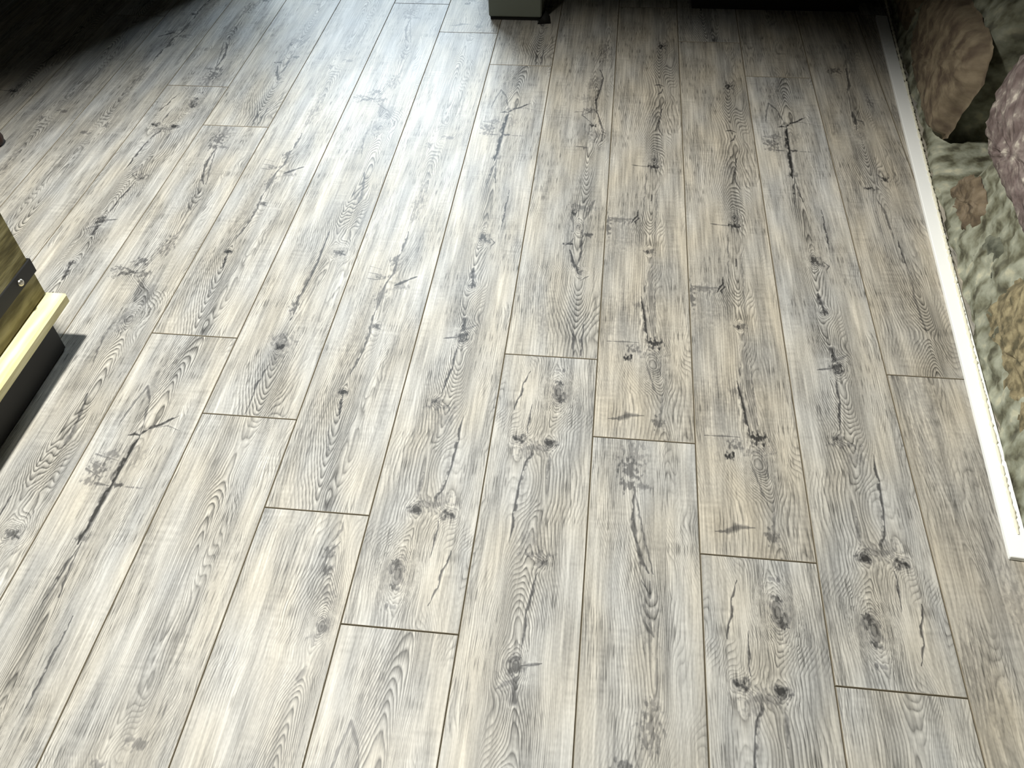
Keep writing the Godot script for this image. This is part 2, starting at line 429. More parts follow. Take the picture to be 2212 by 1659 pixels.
	p.c(1.454, 0.502, 4, 0.5)
	p.c(1.027, 0.55, 4.5, 0.7)
	p.c(0.737, 0.632, 8, 0.8)
	p.c(0.595, 0.674, 10, 0.8)
	p.c(0.384, 0.683, 11, 0.5)
	p.c(-0.025, 0.665, 10, 0.6)
	p.smudge(0.73, 8.276, 0.06, 0.09, 0.85, 0)
	p.crack([Vector2(0.677, 8.444), Vector2(0.73, 8.276), Vector2(0.793, 8.408)], 0.014, 0.6)
	p.crack([Vector2(0.803, 8.451), Vector2(0.786, 7.961)], 0.012, 0.5)
	p.crack([Vector2(0.604, 7.002), Vector2(0.682, 7.02), Vector2(0.757, 6.975)], 0.02, 0.8)
	p.crack([Vector2(0.74, 6.901), Vector2(0.706, 6.778), Vector2(0.652, 6.726)], 0.018, 0.75)
	p.crack([Vector2(0.729, 6.334), Vector2(0.686, 6.05), Vector2(0.667, 5.755), Vector2(0.727, 5.57)], 0.014, 0.7)
	p.smudge(0.606, 6.044, 0.12, 0.2, 0.2, 0)
	p.knot(0.616, 4.958, 0.05, 0.09, 5, 0.5)
	p.smudge(0.594, 4.783, 0.08, 0.05, 0.85, 0)
	p.crack([Vector2(0.305, 4.808), Vector2(0.418, 4.788), Vector2(0.548, 4.779)], 0.018, 0.65)
	p.crack([Vector2(0.649, 5.107), Vector2(0.648, 4.912), Vector2(0.61, 4.671)], 0.012, 0.6)
	p.crack([Vector2(0.575, 4.126), Vector2(0.566, 3.995)], 0.016, 0.7)
	p.crack([Vector2(0.508, 4.663), Vector2(0.482, 4.118), Vector2(0.458, 3.448)], 0.008, 0.5)
	p.crack([Vector2(0.654, 4.489), Vector2(0.633, 3.789), Vector2(0.624, 3.15)], 0.008, 0.35)
	p.crack([Vector2(0.404, 3.787), Vector2(0.397, 3.671), Vector2(0.339, 3.56), Vector2(0.314, 3.493)], 0.014, 0.85)
	p.crack([Vector2(0.397, 3.671), Vector2(0.41, 3.606), Vector2(0.359, 3.537), Vector2(0.377, 3.49)], 0.014, 0.85)
	p.crack([Vector2(0.034, 3.592), Vector2(0.171, 3.57), Vector2(0.329, 3.583)], 0.04, 0.5)
	p.smudge(0.169, 3.538, 0.2, 0.05, 0.4, 0)
	p.smudge(0.028, 3.413, 0.04, 0.22, 0.6, 0)
	p.smudge(0.185, 3.268, 0.25, 0.3, 0.18, 0)
	p.knot(0.525, 2.953, 0.05, 0.05, 4, 0.8)
	p.smudge(0.591, 2.966, 0.05, 0.04, 0.6, 0)
	p.crack([Vector2(0.572, 2.846), Vector2(0.562, 2.283), Vector2(0.57, 1.764), Vector2(0.597, 1.403)], 0.05, 0.35)
	p.crack([Vector2(0.523, 2.697), Vector2(0.49, 2.077), Vector2(0.483, 1.633)], 0.008, 0.5)
	p.crack([Vector2(0.61, 2.423), Vector2(0.613, 1.958), Vector2(0.624, 1.524)], 0.012, 0.5)
	p.crack([Vector2(0.449, 2.124), Vector2(0.483, 1.874), Vector2(0.511, 1.551), Vector2(0.536, 1.407)], 0.022, 0.85)
	p.smudge(0.44, 1.964, 0.06, 0.1, 0.4, 0)
	p.smudge(0.326, 1.133, 0.05, 0.06, 0.9, -0.5)
	p.smudge(0.378, 1.25, 0.08, 0.06, 0.6, 0)
	p.smudge(0.612, 1.356, 0.09, 0.08, 0.85, -0.3)
	p.smudge(0.562, 1.195, 0.16, 0.06, 0.35, 0)
	p.knot(0.596, 1.025, 0.09, 0.14, 5, 0.25)
	p.crack([Vector2(0.095, 1.355), Vector2(0.261, 1.362), Vector2(0.437, 1.362)], 0.016, 0.55)
	p.crack([Vector2(0.67, 1.135), Vector2(0.664, 0.976), Vector2(0.673, 0.883)], 0.012, 0.6)
	p.crack([Vector2(0.513, 1.086), Vector2(0.587, 0.756), Vector2(0.643, 0.554)], 0.012, 0.5)
	p.crack([Vector2(0.135, 0.246), Vector2(0.241, 0.255), Vector2(0.346, 0.308), Vector2(0.494, 0.315)], 0.03, 0.6)
	p.smudge(0.642, 0.236, 0.05, 0.09, 0.6, 0)
	p.crack([Vector2(0.691, 0.635), Vector2(0.67, 0.38), Vector2(0.651, 0.195)], 0.02, 0.4)
	p.smudge(0.254, 1.641, 0.2, 0.5, 0.12, 0)
	p = new_print("G")
	p.c(7.193, 0.63, -3, 0.4)
	p.c(5.069, 0.468, -2, 0.6)
	p.c(4.577, 0.454, -2, 0.7)
	p.c(4.284, 0.47, -0.5, 0.9)
	p.c(3.8, 0.464, 4, 0.9)
	p.c(3.459, 0.495, 5, 0.6)
	p.c(2.852, 0.499, 3, 0.5)
	p.c(1.868, 0.542, 2, 0.5)
	p.c(1.356, 0.572, 3, 0.7)
	p.c(1.159, 0.583, 4.5, 1)
	p.c(0.69, 0.556, 11, 1)
	p.c(0.581, 0.547, 11, 0.7)
	p.c(0.451, 0.535, 9, 0.9)
	p.c(0.074, 0.525, 2, 1)
	p.c(-0.025, 0.527, 1, 0.8)
	p.smudge(0.379, 6.523, 0.1, 0.1, 0.6, 0)
	p.crack([Vector2(0.599, 6.881), Vector2(0.542, 6.358), Vector2(0.534, 6.073), Vector2(0.469, 5.86)], 0.022, 0.6)
	p.smudge(0.749, 5.607, 0.04, 0.2, 0.4, 0)
	p.crack([Vector2(0.455, 5.325), Vector2(0.465, 5.094), Vector2(0.442, 4.818)], 0.03, 0.75)
	p.crack([Vector2(0.465, 5.094), Vector2(0.555, 5.05), Vector2(0.573, 4.926)], 0.02, 0.6)
	p.knot(0.47, 4.674, 0.06, 0.12, 5, 0.3)
	p.smudge(0.627, 3.606, 0.06, 0.05, 0.85, 0.5)
	p.smudge(0.398, 3.368, 0.07, 0.03, 0.8, 0)
	p.crack([Vector2(0.529, 3.728), Vector2(0.583, 3.624), Vector2(0.635, 3.554)], 0.02, 0.5)
	p.crack([Vector2(0.577, 4.12), Vector2(0.501, 3.459)], 0.01, 0.4)
	p.crack([Vector2(0.434, 3.165), Vector2(0.491, 2.871), Vector2(0.493, 2.564), Vector2(0.506, 2.334)], 0.018, 0.55)
	p.crack([Vector2(0.384, 3.141), Vector2(0.386, 2.651), Vector2(0.371, 2.098), Vector2(0.362, 1.751)], 0.008, 0.4)
	p.crack([Vector2(0.541, 2.291), Vector2(0.537, 1.98), Vector2(0.541, 1.808)], 0.018, 0.7)
	p.crack([Vector2(0.55, 1.557), Vector2(0.53, 1.273), Vector2(0.528, 0.887), Vector2(0.551, 0.668)], 0.016, 0.5)
	p.crack([Vector2(0.539, 1.85), Vector2(0.564, 1.683), Vector2(0.582, 1.535)], 0.02, 0.3)
	p = new_print("H")
	p.c(9.672, 0.779, 7, 0.3)
	p.c(9.459, 0.746, 6, 0.4)
	p.c(9.149, 0.754, 5, 0.7)
	p.c(8.968, 0.78, 2, 1)
	p.c(8.689, 0.83, -3, 1)
	p.c(8.564, 0.851, -4, 0.8)
	p.c(8.396, 0.811, -4, 0.5)
	p.c(8.237, 0.816, -3, 0.5)
	p.c(8.157, 0.792, -3, 0.8)
	p.c(7.93, 0.782, -7, 1)
	p.c(7.375, 0.803, -14, 1)
	p.c(6.997, 0.818, -16, 0.8)
	p.crack([Vector2(0.771, 9.651), Vector2(0.782, 9.536), Vector2(0.737, 9.409)], 0.014, 0.5)
	p.crack([Vector2(0.8, 9.415), Vector2(0.73, 9.302), Vector2(0.698, 9.074)], 0.016, 0.6)
	p.smudge(0.73, 9.302, 0.05, 0.07, 0.6, 0)
	p.smudge(0.76, 9.126, 0.05, 0.06, 0.65, 0)
	p.smudge(0.823, 8.883, 0.07, 0.08, 0.4, 0)
	p.knot(0.847, 8.597, 0.07, 0.09, 6, 0.6)
	p.smudge(0.855, 8.594, 0.05, 0.06, 0.7, 0)
	p.smudge(0.802, 8.485, 0.05, 0.05, 0.4, 0)
	p.smudge(0.818, 8.238, 0.012, 0.012, 1, 0)
	p.crack([Vector2(0.8, 8.197), Vector2(0.785, 8.118)], 0.04, 0.4)
	p = new_print("P")
	p.c(9.143, 0.28, 0, 0.3)
	p.c(8.035, 0.295, 3, 0.3)
	p.c(7.105, 0.307, 1, 0.35)
	p.c(5.941, 0.119, 3, 0.3)
	p.smudge(0.286, 9.391, 0.15, 0.5, 0.15, 0)
	p.smudge(0.184, 8.779, 0.1, 0.4, 0.15, 0)
	p.smudge(0.533, 8.531, 0.1, 0.5, 0.12, 0)
	p.smudge(0.154, 6.485, 0.12, 0.4, 0.2, 0)
	p.smudge(0.591, 7.133, 0.08, 0.3, 0.25, 0)
# ---------------------------------------------------------------- helpers
func at(x: float, z: float, h := 0.0) -> Vector3:
	return Vector3(x * S, h, -z * S)

func tag(o: Node, label: String, category: String, group := "") -> void:
	o.set_meta("label", label)
	o.set_meta("category", category)
	if group:
		o.set_meta("group", group)

func put(called: String, mesh: Mesh, m: Material, parent: Node = self) -> MeshInstance3D:
	var o := MeshInstance3D.new()
	o.name = called
	o.mesh = mesh
	if m:
		o.material_override = m
	o.cast_shadow = GeometryInstance3D.SHADOW_CASTING_SETTING_ON
	parent.add_child(o, true)
	return o

func structure(called: String, mesh: Mesh, m: Material) -> MeshInstance3D:
	var o := put(called, mesh, m)
	o.set_meta("kind", "structure")
	return o

func base(called: String, where: Vector3, label: String, category: String) -> Node3D:
	var o := Node3D.new()
	o.name = called
	o.position = where
	add_child(o, true)
	tag(o, label, category)
	return o

func paint(c: Color, rough := 0.7, spec := 0.5) -> StandardMaterial3D:
	var m := StandardMaterial3D.new()
	m.albedo_color = c
	m.roughness = rough
	m.metallic_specular = spec
	return m

func starter() -> SurfaceTool:
	var st := SurfaceTool.new()
	st.begin(Mesh.PRIMITIVE_TRIANGLES)
	return st

func tri(st: SurfaceTool, a: Vector3, b: Vector3, c: Vector3) -> void:
	st.add_vertex(a); st.add_vertex(b); st.add_vertex(c)

func quad(st: SurfaceTool, a: Vector3, b: Vector3, c: Vector3, d: Vector3) -> void:   # clockwise seen from the front
	tri(st, a, b, c); tri(st, a, c, d)

# A box with chamfered edges between two corners.
func block(st: SurfaceTool, lo: Vector3, hi: Vector3, r := 0.003) -> void:
	var mid := (lo + hi) / 2.0
	var half := (hi - lo) / 2.0
	r = minf(r, minf(half.x, minf(half.y, half.z)) * 0.9)
	st.set_smooth_group(-1)
	var axes := [Vector3.RIGHT, Vector3.UP, Vector3.BACK]
	var corner := func(sx: float, sy: float, sz: float, full: int) -> Vector3:
		var q := Vector3(sx * half.x, sy * half.y, sz * half.z)
		var s := Vector3(sx, sy, sz)
		for k in 3:
			if k != full:
				q[k] -= s[k] * r
		return mid + q
	var face := func(q: Array, out: Vector3) -> void:
		var n: Vector3 = (q[1] - q[0]).cross(q[2] - q[0])
		if n.dot(out) > 0.0:
			q.reverse()
		for k in range(1, q.size() - 1):
			tri(st, q[0], q[k], q[k + 1])
	for k in 3:
		var i := (k + 1) % 3
		var j := (k + 2) % 3
		for s in [-1.0, 1.0]:
			var q := []
			for e in [[-1, -1], [1, -1], [1, 1], [-1, 1]]:
				var g := Vector3.ZERO
				g[k] = s; g[i] = e[0]; g[j] = e[1]
				q.append(corner.call(g.x, g.y, g.z, k))
			face.call(q, axes[k] * s)
		for s in [-1.0, 1.0]:
			for t in [-1.0, 1.0]:
				var q := []
				for e in [[-1.0, i], [1.0, i], [1.0, j], [-1.0, j]]:
					var g := Vector3.ZERO
					g[i] = s; g[j] = t; g[k] = e[0]
					q.append(corner.call(g.x, g.y, g.z, e[1]))
				face.call(q, axes[i] * s + axes[j] * t)
	for sx in [-1.0, 1.0]:
		for sy in [-1.0, 1.0]:
			for sz in [-1.0, 1.0]:
				face.call([corner.call(sx, sy, sz, 0), corner.call(sx, sy, sz, 1), corner.call(sx, sy, sz, 2)], Vector3(sx, sy, sz))

func box(lo: Vector3, hi: Vector3, r := 0.003) -> ArrayMesh:
	var st := starter()
	block(st, lo, hi, r)
	st.generate_normals()
	return st.commit()

# A turned shape: profile of (radius, height) round an axis.
func lathe(profile: Array, n := 24) -> ArrayMesh:
	var st := starter()
	st.set_smooth_group(0)
	for k in profile.size() - 1:
		var a: Vector2 = profile[k]; var b: Vector2 = profile[k + 1]
		for s in n:
			var t0 := TAU * s / n
			var t1 := TAU * (s + 1) / n
			var d0 := Vector3(cos(t0), 0, sin(t0))
			var d1 := Vector3(cos(t1), 0, sin(t1))
			quad(st, d0 * a.x + Vector3(0, a.y, 0), d0 * b.x + Vector3(0, b.y, 0), d1 * b.x + Vector3(0, b.y, 0), d1 * a.x + Vector3(0, a.y, 0))
	st.generate_normals()
	return st.commit()

func noise_picture(s: int, freq: float, ramp: Array, size := 512, octaves := 5, bump := false) -> NoiseTexture2D:
	var n := FastNoiseLite.new()
	n.seed = s
	n.frequency = freq
	n.noise_type = FastNoiseLite.TYPE_SIMPLEX
	n.fractal_octaves = octaves
	var t := NoiseTexture2D.new()
	t.width = size; t.height = size
	t.noise = n
	t.seamless = true
	if bump:
		t.as_normal_map = true
		t.bump_strength = 6.0
	elif ramp:
		var g := Gradient.new()
		var offs := PackedFloat32Array()
		var cols := PackedColorArray()
		for e in ramp:
			offs.append(e[0]); cols.append(e[1])
		g.offsets = offs
		g.colors = cols
		t.color_ramp = g
	return t

func mottled(s: int, freq: float, ramp: Array, tile: Vector3, rough := 0.9) -> StandardMaterial3D:
	var m := paint(Color.WHITE, rough, 0.35)
	m.albedo_texture = noise_picture(s, freq, ramp)
	m.normal_enabled = true
	m.normal_texture = noise_picture(s + 50, freq * 2.0, [], 512, 5, true)
	m.normal_scale = 0.45
	m.uv1_triplanar = true
	m.uv1_scale = tile
	return m

# ---------------------------------------------------------------- the floor
func plank_mesh(m: Material, edge: Material) -> ArrayMesh:
	var w := S - 0.0007
	var l := LEN * S - 0.0011
	var bv := 0.0011
	var dp := 0.0010
	var th := 0.009
	var x0 := -w / 2 + bv; var x1 := w / 2 - bv
	var z0 := -l / 2 + bv; var z1 := l / 2 - bv
	var st := starter()
	st.set_material(m)
	var cs := [Vector3(x0, 0, z0), Vector3(x1, 0, z0), Vector3(x1, 0, z1), Vector3(x0, 0, z1)]
	for k in [0, 1, 2, 0, 2, 3]:
		var q: Vector3 = cs[k]
		st.set_normal(Vector3.UP)
		st.set_uv(Vector2((q.x + S / 2) / S, (LEN * S / 2 - q.z) / (LEN * S)))
		st.add_vertex(q)
	var mesh := st.commit()
	st = starter()
	st.set_material(edge)
	st.set_smooth_group(-1)
	var es := [Vector3(-w / 2, -dp, -l / 2), Vector3(w / 2, -dp, -l / 2), Vector3(w / 2, -dp, l / 2), Vector3(-w / 2, -dp, l / 2)]
	for k in 4:
		var j := (k + 1) % 4
		quad(st, cs[k], es[k], es[j], cs[j])
		var dn := Vector3(0, dp - th, 0)
		quad(st, es[k], es[k] + dn, es[j] + dn, es[j])
	st.generate_normals()
	return st.commit(mesh)

func lay_floor() -> void:
	var slab := structure("floor", box(Vector3(-10.0 * S, -0.15, -24.5 * S), Vector3(14.0 * S, -0.0095, 0.7), 0.001), paint(Color(0.10, 0.09, 0.08), 0.95))
	var edge := paint(Color(0.47, 0.44, 0.38), 0.8, 0.3)
	var meshes := {}
	for k in prints:
		var im := Image.create_from_data(TW, TH, false, Image.FORMAT_RGB8, prints[k].bytes)
		var m := paint(Color.WHITE, 0.47, 0.40)
		m.albedo_texture = ImageTexture.create_from_image(im)
		m.resource_name = "wood print " + k
		meshes[k] = plank_mesh(m, edge)
	# column, near joint of one plank of the column, prints from that plank's near neighbour outwards (lower case: turned end for end)
	var rows := [
		[-9, 3.0, "PGD"], [-8, 7.0, "fGC"], [-7, 5.2, "EcA"], [-6, 9.0, "dPE"], [-5, 6.8, "PFd"], [-4, 4.6, "gDC"], [-3, 7.2, "CdE"],
		[-2, 11.918, "acF"], [-1, 10.798, "CEd"], [0, 6.446, "ADg"], [1, 5.34, "DCa"], [2, 4.268, "HDF"], [3, 3.185, "AAE"],
		[4, 6.457, "aEC"], [5, 5.391, "CFg"], [6, 4.149, "aFD"], [7, 3.05, "DAP"], [8, 6.495, "PGE"], [9, 5.3, "GPA"]]
	for r in rows:
		for k in 3:
			var letters: String = r[2]
			var key := letters[k].to_upper()
			var near: float = r[1] + (k - 1) * LEN
			if near > 17.0 or near + LEN < 0.2:
				continue
			var o := put("plank", meshes[key], null, slab)
			o.position = at(r[0] + 0.5, near + LEN / 2)
			if letters[k] != key:
				o.rotation.y = PI

# ---------------------------------------------------------------- things
func make_chest(wood: Material, trim: Material, iron: Material, steel: Material) -> void:
	var x := -0.880 * S          # the right face of the body
	var zf := -6.30 * S          # its far end
	var o := base("wooden_chest", Vector3(x - 0.21, 0, zf + 0.46), "olive brown wooden chest with black iron strap, raised on a cream plinth board", "chest")
	var hx := 0.21
	var hz := 0.46
	put("body", box(Vector3(-hx, 0.125, -hz), Vector3(hx, 0.46, hz), 0.004), wood, o)
	put("lid", box(Vector3(-hx - 0.012, 0.462, -hz - 0.012), Vector3(hx + 0.012, 0.53, hz + 0.012), 0.012), wood, o)
	var pl := put("plinth", box(Vector3(-hx - 0.039, 0.1, -hz - 0.006), Vector3(hx + 0.039, 0.125, hz + 0.006), 0.0045), trim, o)
	pl.set_meta("label", "cream plinth board")
	put("underframe", box(Vector3(-hx, 0, -hz + 0.03), Vector3(hx + 0.004, 0.1, hz - 0.03), 0.004), iron, o)
	var st := starter()
	for s in [-1.0, 1.0]:
		block(st, Vector3(s * hx - 0.003, 0.181, -hz - 0.003), Vector3(s * hx + 0.003, 0.213, hz + 0.003), 0.001)
		block(st, Vector3(-hx, 0.181, s * hz - 0.003), Vector3(hx, 0.213, s * hz + 0.003), 0.001)
	st.generate_normals()
	var strap := put("strap", st.commit(), iron, o)
	strap.set_meta("label", "black iron strap")
	var dome := lathe([Vector2(0.0075, 0), Vector2(0.007, 0.002), Vector2(0.005, 0.004), Vector2(0.0025, 0.005), Vector2(0.0, 0.0053)], 14)
	for k in 6:
		var rv := put("rivet", dome, steel, strap)
		rv.position = Vector3(hx + 0.003, 0.195, -hz + 0.05 + 0.164 * k)
		rv.rotation.z = -PI / 2

func make_carton(shell: Material, dark: Material) -> void:
	var w := 0.172
	var o := base("grey_box", Vector3(2.79 * S + w / 2, 0, -14.46 * S), "tall grey green box standing on the planks, small dark wedge at its corner", "box")
	put("body", box(Vector3(-w / 2, 0.012, -0.22), Vector3(w / 2, 0.6, 0.0), 0.004), shell, o)
	put("base", box(Vector3(-w / 2 + 0.004, 0.0, -0.21), Vector3(w / 2 - 0.004, 0.012, -0.006), 0.002), dark, o)
	var st := starter()
	var a := Vector3(w / 2 - 0.012, 0, 0.02); var b := Vector3(w / 2 + 0.032, 0, 0.012); var c := Vector3(w / 2 + 0.025, 0, -0.04); var d := Vector3(w / 2 - 0.005, 0, -0.05)
	var e := Vector3(w / 2 + 0.014, 0.028, -0.015); var f := Vector3(w / 2 + 0.008, 0.024, -0.035)
	tri(st, a, e, b); tri(st, b, e, c); tri(st, c, e, f); tri(st, c, f, d); tri(st, d, f, e); tri(st, d, e, a); quad(st, a, b, c, d)
	st.generate_normals()
	var wd := put("corner_wedge", st.commit(), dark, o)
	wd.set_meta("label", "small dark wedge at the corner")

func make_cabinet(m: Material, dark: Material) -> void:
	var o := base("dark_cabinet", at(7.65, 14.9), "long black cabinet standing in the deep shade behind the planks", "cabinet")
	var w := 1.45 * S
	put("body", box(Vector3(-w, 0.07, -0.28), Vector3(w, 0.8, 0), 0.005), m, o)
	put("worktop", box(Vector3(-w - 0.01, 0.8, -0.29), Vector3(w + 0.01, 0.84, 0.03), 0.006), m, o)
	put("toe_kick", box(Vector3(-w + 0.01, 0, -0.27), Vector3(w - 0.01, 0.07, -0.04), 0.002), dark, o)
	for k in 3:
		var x := -w + 0.02 + k * (2 * w - 0.04) / 3.0
		var dr := put("door", box(Vector3(x + 0.004, 0.09, 0.001), Vector3(x + (2 * w - 0.04) / 3.0 - 0.004, 0.78, 0.018), 0.004), m, o)
		put("handle", box(Vector3(x + 0.03, 0.5, 0.018), Vector3(x + 0.042, 0.62, 0.04), 0.004), dark, dr)

func make_leg(m: Material) -> void:
	var o := base("turned_leg", at(-3.86, 10.05), "dark brown turned wooden leg with rounded foot, beyond the chest", "furniture leg")
	put("foot", lathe([Vector2(0.0, 0.0), Vector2(0.018, 0.0), Vector2(0.026, 0.008), Vector2(0.029, 0.02), Vector2(0.025, 0.034), Vector2(0.016, 0.042)]), m, o)
	put("shaft", lathe([Vector2(0.016, 0.042), Vector2(0.021, 0.05), Vector2(0.016, 0.058), Vector2(0.019, 0.2), Vector2(0.024, 0.4), Vector2(0.0, 0.402)]), m, o)

# ---------------------------------------------------------------- the stone wall on the right
var wall_from := Vector3.ZERO
var wall_along := Vector3.ZERO
var wall_out := Vector3.ZERO

func on_wall(s: float, h: float, d: float) -> Vector3:
	return Vector3(s, h, d)

func wall_depth(n: FastNoiseLite, s: float, h: float) -> float:
	var d := 0.012 * n.get_noise_2d(s * 3.0, h * 3.0) + 0.011 * n.get_noise_2d(s * 14.0, h * 14.0) + 0.004 * n.get_noise_2d(s * 50.0, h * 50.0)
	d -= 0.035 * smoothstep(0.0, 0.25, h)
	# the dark hollow between the wedge stone and the round stone
	var hollow := exp(-pow((s - 0.80 - 0.3 * (h - 0.15)) / 0.12, 4.0)) * smoothstep(0.02, 0.07, h)
	return d - 0.40 * hollow - 0.10 * smoothstep(0.3, 0.5, h) * exp(-pow((s - 0.75) / 0.5, 2.0))

func build_wall(mortar: Material, stones: Array, pale: Material) -> void:
	wall_from = at(9.43, 14.28) + Vector3(0.022, 0, 0)
	wall_along = (at(8.77, 4.35) + Vector3(0.010, 0, 0) - wall_from).normalized()
	wall_out = Vector3(-wall_along.z, 0, wall_along.x).normalized()
	if wall_out.x > 0.0:
		wall_out = -wall_out
	var n := FastNoiseLite.new()
	n.seed = 77
	n.frequency = 1.0
	var st := starter()
	st.set_smooth_group(0)
	var cols := 190
	var rows := 60
	var s_lo := -0.43
	var s_hi := 2.6
	var p := func(i: int, j: int) -> Vector3:
		var s := s_lo + (s_hi - s_lo) * i / cols
		var h := pow(float(j) / rows, 1.4) * 1.1
		return on_wall(s, h, wall_depth(n, s, h))
	for i in cols:
		for j in rows:
			quad(st, p.call(i, j), p.call(i, j + 1), p.call(i + 1, j + 1), p.call(i + 1, j))
	# the back of the wall, so that it is solid
	var back := -0.5
	quad(st, on_wall(s_lo, 0, back), on_wall(s_hi, 0, back), on_wall(s_hi, 1.1, back), on_wall(s_lo, 1.1, back))
	for j in rows:
		var b0 := on_wall(s_hi, pow(float(j) / rows, 1.4) * 1.1, back)
		var b1 := on_wall(s_hi, pow(float(j + 1) / rows, 1.4) * 1.1, back)
		quad(st, p.call(cols, j), p.call(cols, j + 1), b1, b0)
	for i in cols:
		var s0 := s_lo + (s_hi - s_lo) * i / cols
		var s1 := s_lo + (s_hi - s_lo) * (i + 1) / cols
		quad(st, p.call(i, rows), on_wall(s0, 1.1, back), on_wall(s1, 1.1, back), p.call(i + 1, rows))
	st.generate_normals()
	var wall := structure("wall_right", st.commit(), mortar)
	wall.transform = Transform3D(Basis(wall_along, Vector3.UP, wall_out), wall_from)
	var put_stone := func(pts: Array, depth: float, bulge: float, m: Material, turn := 0.0) -> void:
		var mid := Vector2.ZERO
		for q in pts:
			mid += q / pts.size()
		var t := starter()
		t.set_smooth_group(0)
		var fine := []
		for k in pts.size():
			var a: Vector2 = pts[k]; var b: Vector2 = pts[(k + 1) % pts.size()]
			for e in 14:
				fine.append(a.lerp(b, e / 14.0))
		for pass_ in 8:
			var soft := []
			for k in fine.size():
				soft.append(fine[k] * 0.5 + (fine[k - 1] + fine[(k + 1) % fine.size()]) * 0.25)
			fine = soft
		for k in fine.size():
			fine[k] += (fine[k] - mid).normalized() * (0.012 * n.get_noise_2d(fine[k].x * 22.0, fine[k].y * 22.0 + 4.0) + 0.005 * n.get_noise_2d(fine[k].x * 60.0, fine[k].y * 60.0))
		var rings := [[1.06, -0.06], [1.0, 0.0], [0.96, 0.45], [0.88, 0.75], [0.79, 0.86], [0.7, 0.93], [0.57, 0.98], [0.45, 1.0], [0.33, 1.01], [0.2, 1.02], [0.1, 1.02]]
		var v := func(k: int, r: int) -> Vector3:
			var q: Vector2 = mid + (fine[k % fine.size()] - mid) * rings[r][0]
			var rough := 0.010 * n.get_noise_2d(q.x * 16.0 + 5.0, q.y * 16.0) + 0.005 * n.get_noise_2d(q.x * 45.0, q.y * 45.0 + 9.0)
			var lift: float = rings[r][1]
			return on_wall(q.x, q.y, depth + bulge * lift + rough * clampf(lift * 2.0 + 0.3, 0.3, 1.0) + turn * (q.y - mid.y))
		var centre := on_wall(mid.x, mid.y, depth + bulge * 1.02)
		for k in fine.size():
			for r in rings.size() - 1:
				quad(t, v.call(k, r), v.call(k + 1, r), v.call(k + 1, r + 1), v.call(k, r + 1))
			tri(t, v.call(k, rings.size() - 1), v.call(k + 1, rings.size() - 1), centre)
		t.generate_normals()
		put("stone", t.commit(), m, wall)
	var V := func(a: Array) -> Array:
		var q := []
		for k in range(0, a.size(), 2):
			q.append(Vector2(a[k], a[k + 1]))
		return q
	put_stone.call(V.call([0.16, 0.03, 0.60, 0.02, 0.66, 0.05, 0.76, 0.26, 0.72, 0.32, 0.4, 0.30, 0.14, 0.2]), -0.03, 0.045, stones[0])
	put_stone.call(V.call([0.95, 0.26, 1.03, 0.235, 1.2, 0.245, 1.42, 0.265, 1.6, 0.30, 1.62, 0.44, 1.3, 0.50, 1.0, 0.48, 0.93, 0.37]), -0.09, 0.12, stones[1])
	put_stone.call(V.call([0.88, 0.03, 1.0, 0.025, 1.10, 0.06, 1.12, 0.14, 1.0, 0.145, 0.91, 0.09]), -0.022, 0.014, stones[2])
	put_stone.call(V.call([1.31, 0.015, 1.62, 0.01, 1.72, 0.06, 1.70, 0.2, 1.5, 0.23, 1.36, 0.16]), -0.024, 0.018, stones[3])
	put_stone.call(V.call([1.14, 0.03, 1.25, 0.02, 1.29, 0.09, 1.24, 0.16, 1.17, 0.12]), -0.028, 0.012, stones[4])
	put_stone.call(V.call([1.76, 0.01, 2.1, 0.01, 2.15, 0.2, 1.9, 0.26, 1.75, 0.16]), -0.03, 0.04, stones[0])
	put_stone.call(V.call([-0.4, 0.02, 0.1, 0.02, 0.1, 0.24, -0.1, 0.3, -0.4, 0.28]), -0.03, 0.04, stones[2])
	put_stone.call(V.call([1.66, 0.27, 2.1, 0.26, 2.2, 0.45, 1.7, 0.46]), -0.05, 0.06, stones[3])
	# a lumpy bead of mortar along the white strip
	var bead := starter()
	bead.set_smooth_group(0)
	var steps := 420
	var ring := func(i: int, k: int) -> Vector3:
		var s := -0.3 + 2.15 * i / steps
		var r := 0.0032 + 0.0028 * n.get_noise_2d(s * 60.0, 3.0) + 0.002 * n.get_noise_2d(s * 170.0, 8.0)
		var t := PI * k / 6.0
		return on_wall(s, sin(t) * r * 1.2 + 0.009, 0.014 + cos(t) * r)
	for i in steps:
		for k in 6:
			quad(bead, ring.call(i, k), ring.call(i, k + 1), ring.call(i + 1, k + 1), ring.call(i + 1, k))
	bead.generate_normals()
	put("mortar_bead", bead.commit(), pale, wall)

func lay_strip(m: Material) -> void:
	var a := at(9.30, 14.9); var b := at(8.635, 4.34)
	var along := (b - a).normalized()
	var across := Vector3(-along.z, 0, along.x)
	if across.x < 0:
		across = -across
	var o := structure("trim_1", box(Vector3(-0.017, 0.0, -a.distance_to(b) / 2), Vector3(0.017, 0.010, a.distance_to(b) / 2), 0.0012), m)
	o.transform = Transform3D(Basis(across, Vector3.UP, across.cross(Vector3.UP)), (a + b) / 2 + across * 0.017)

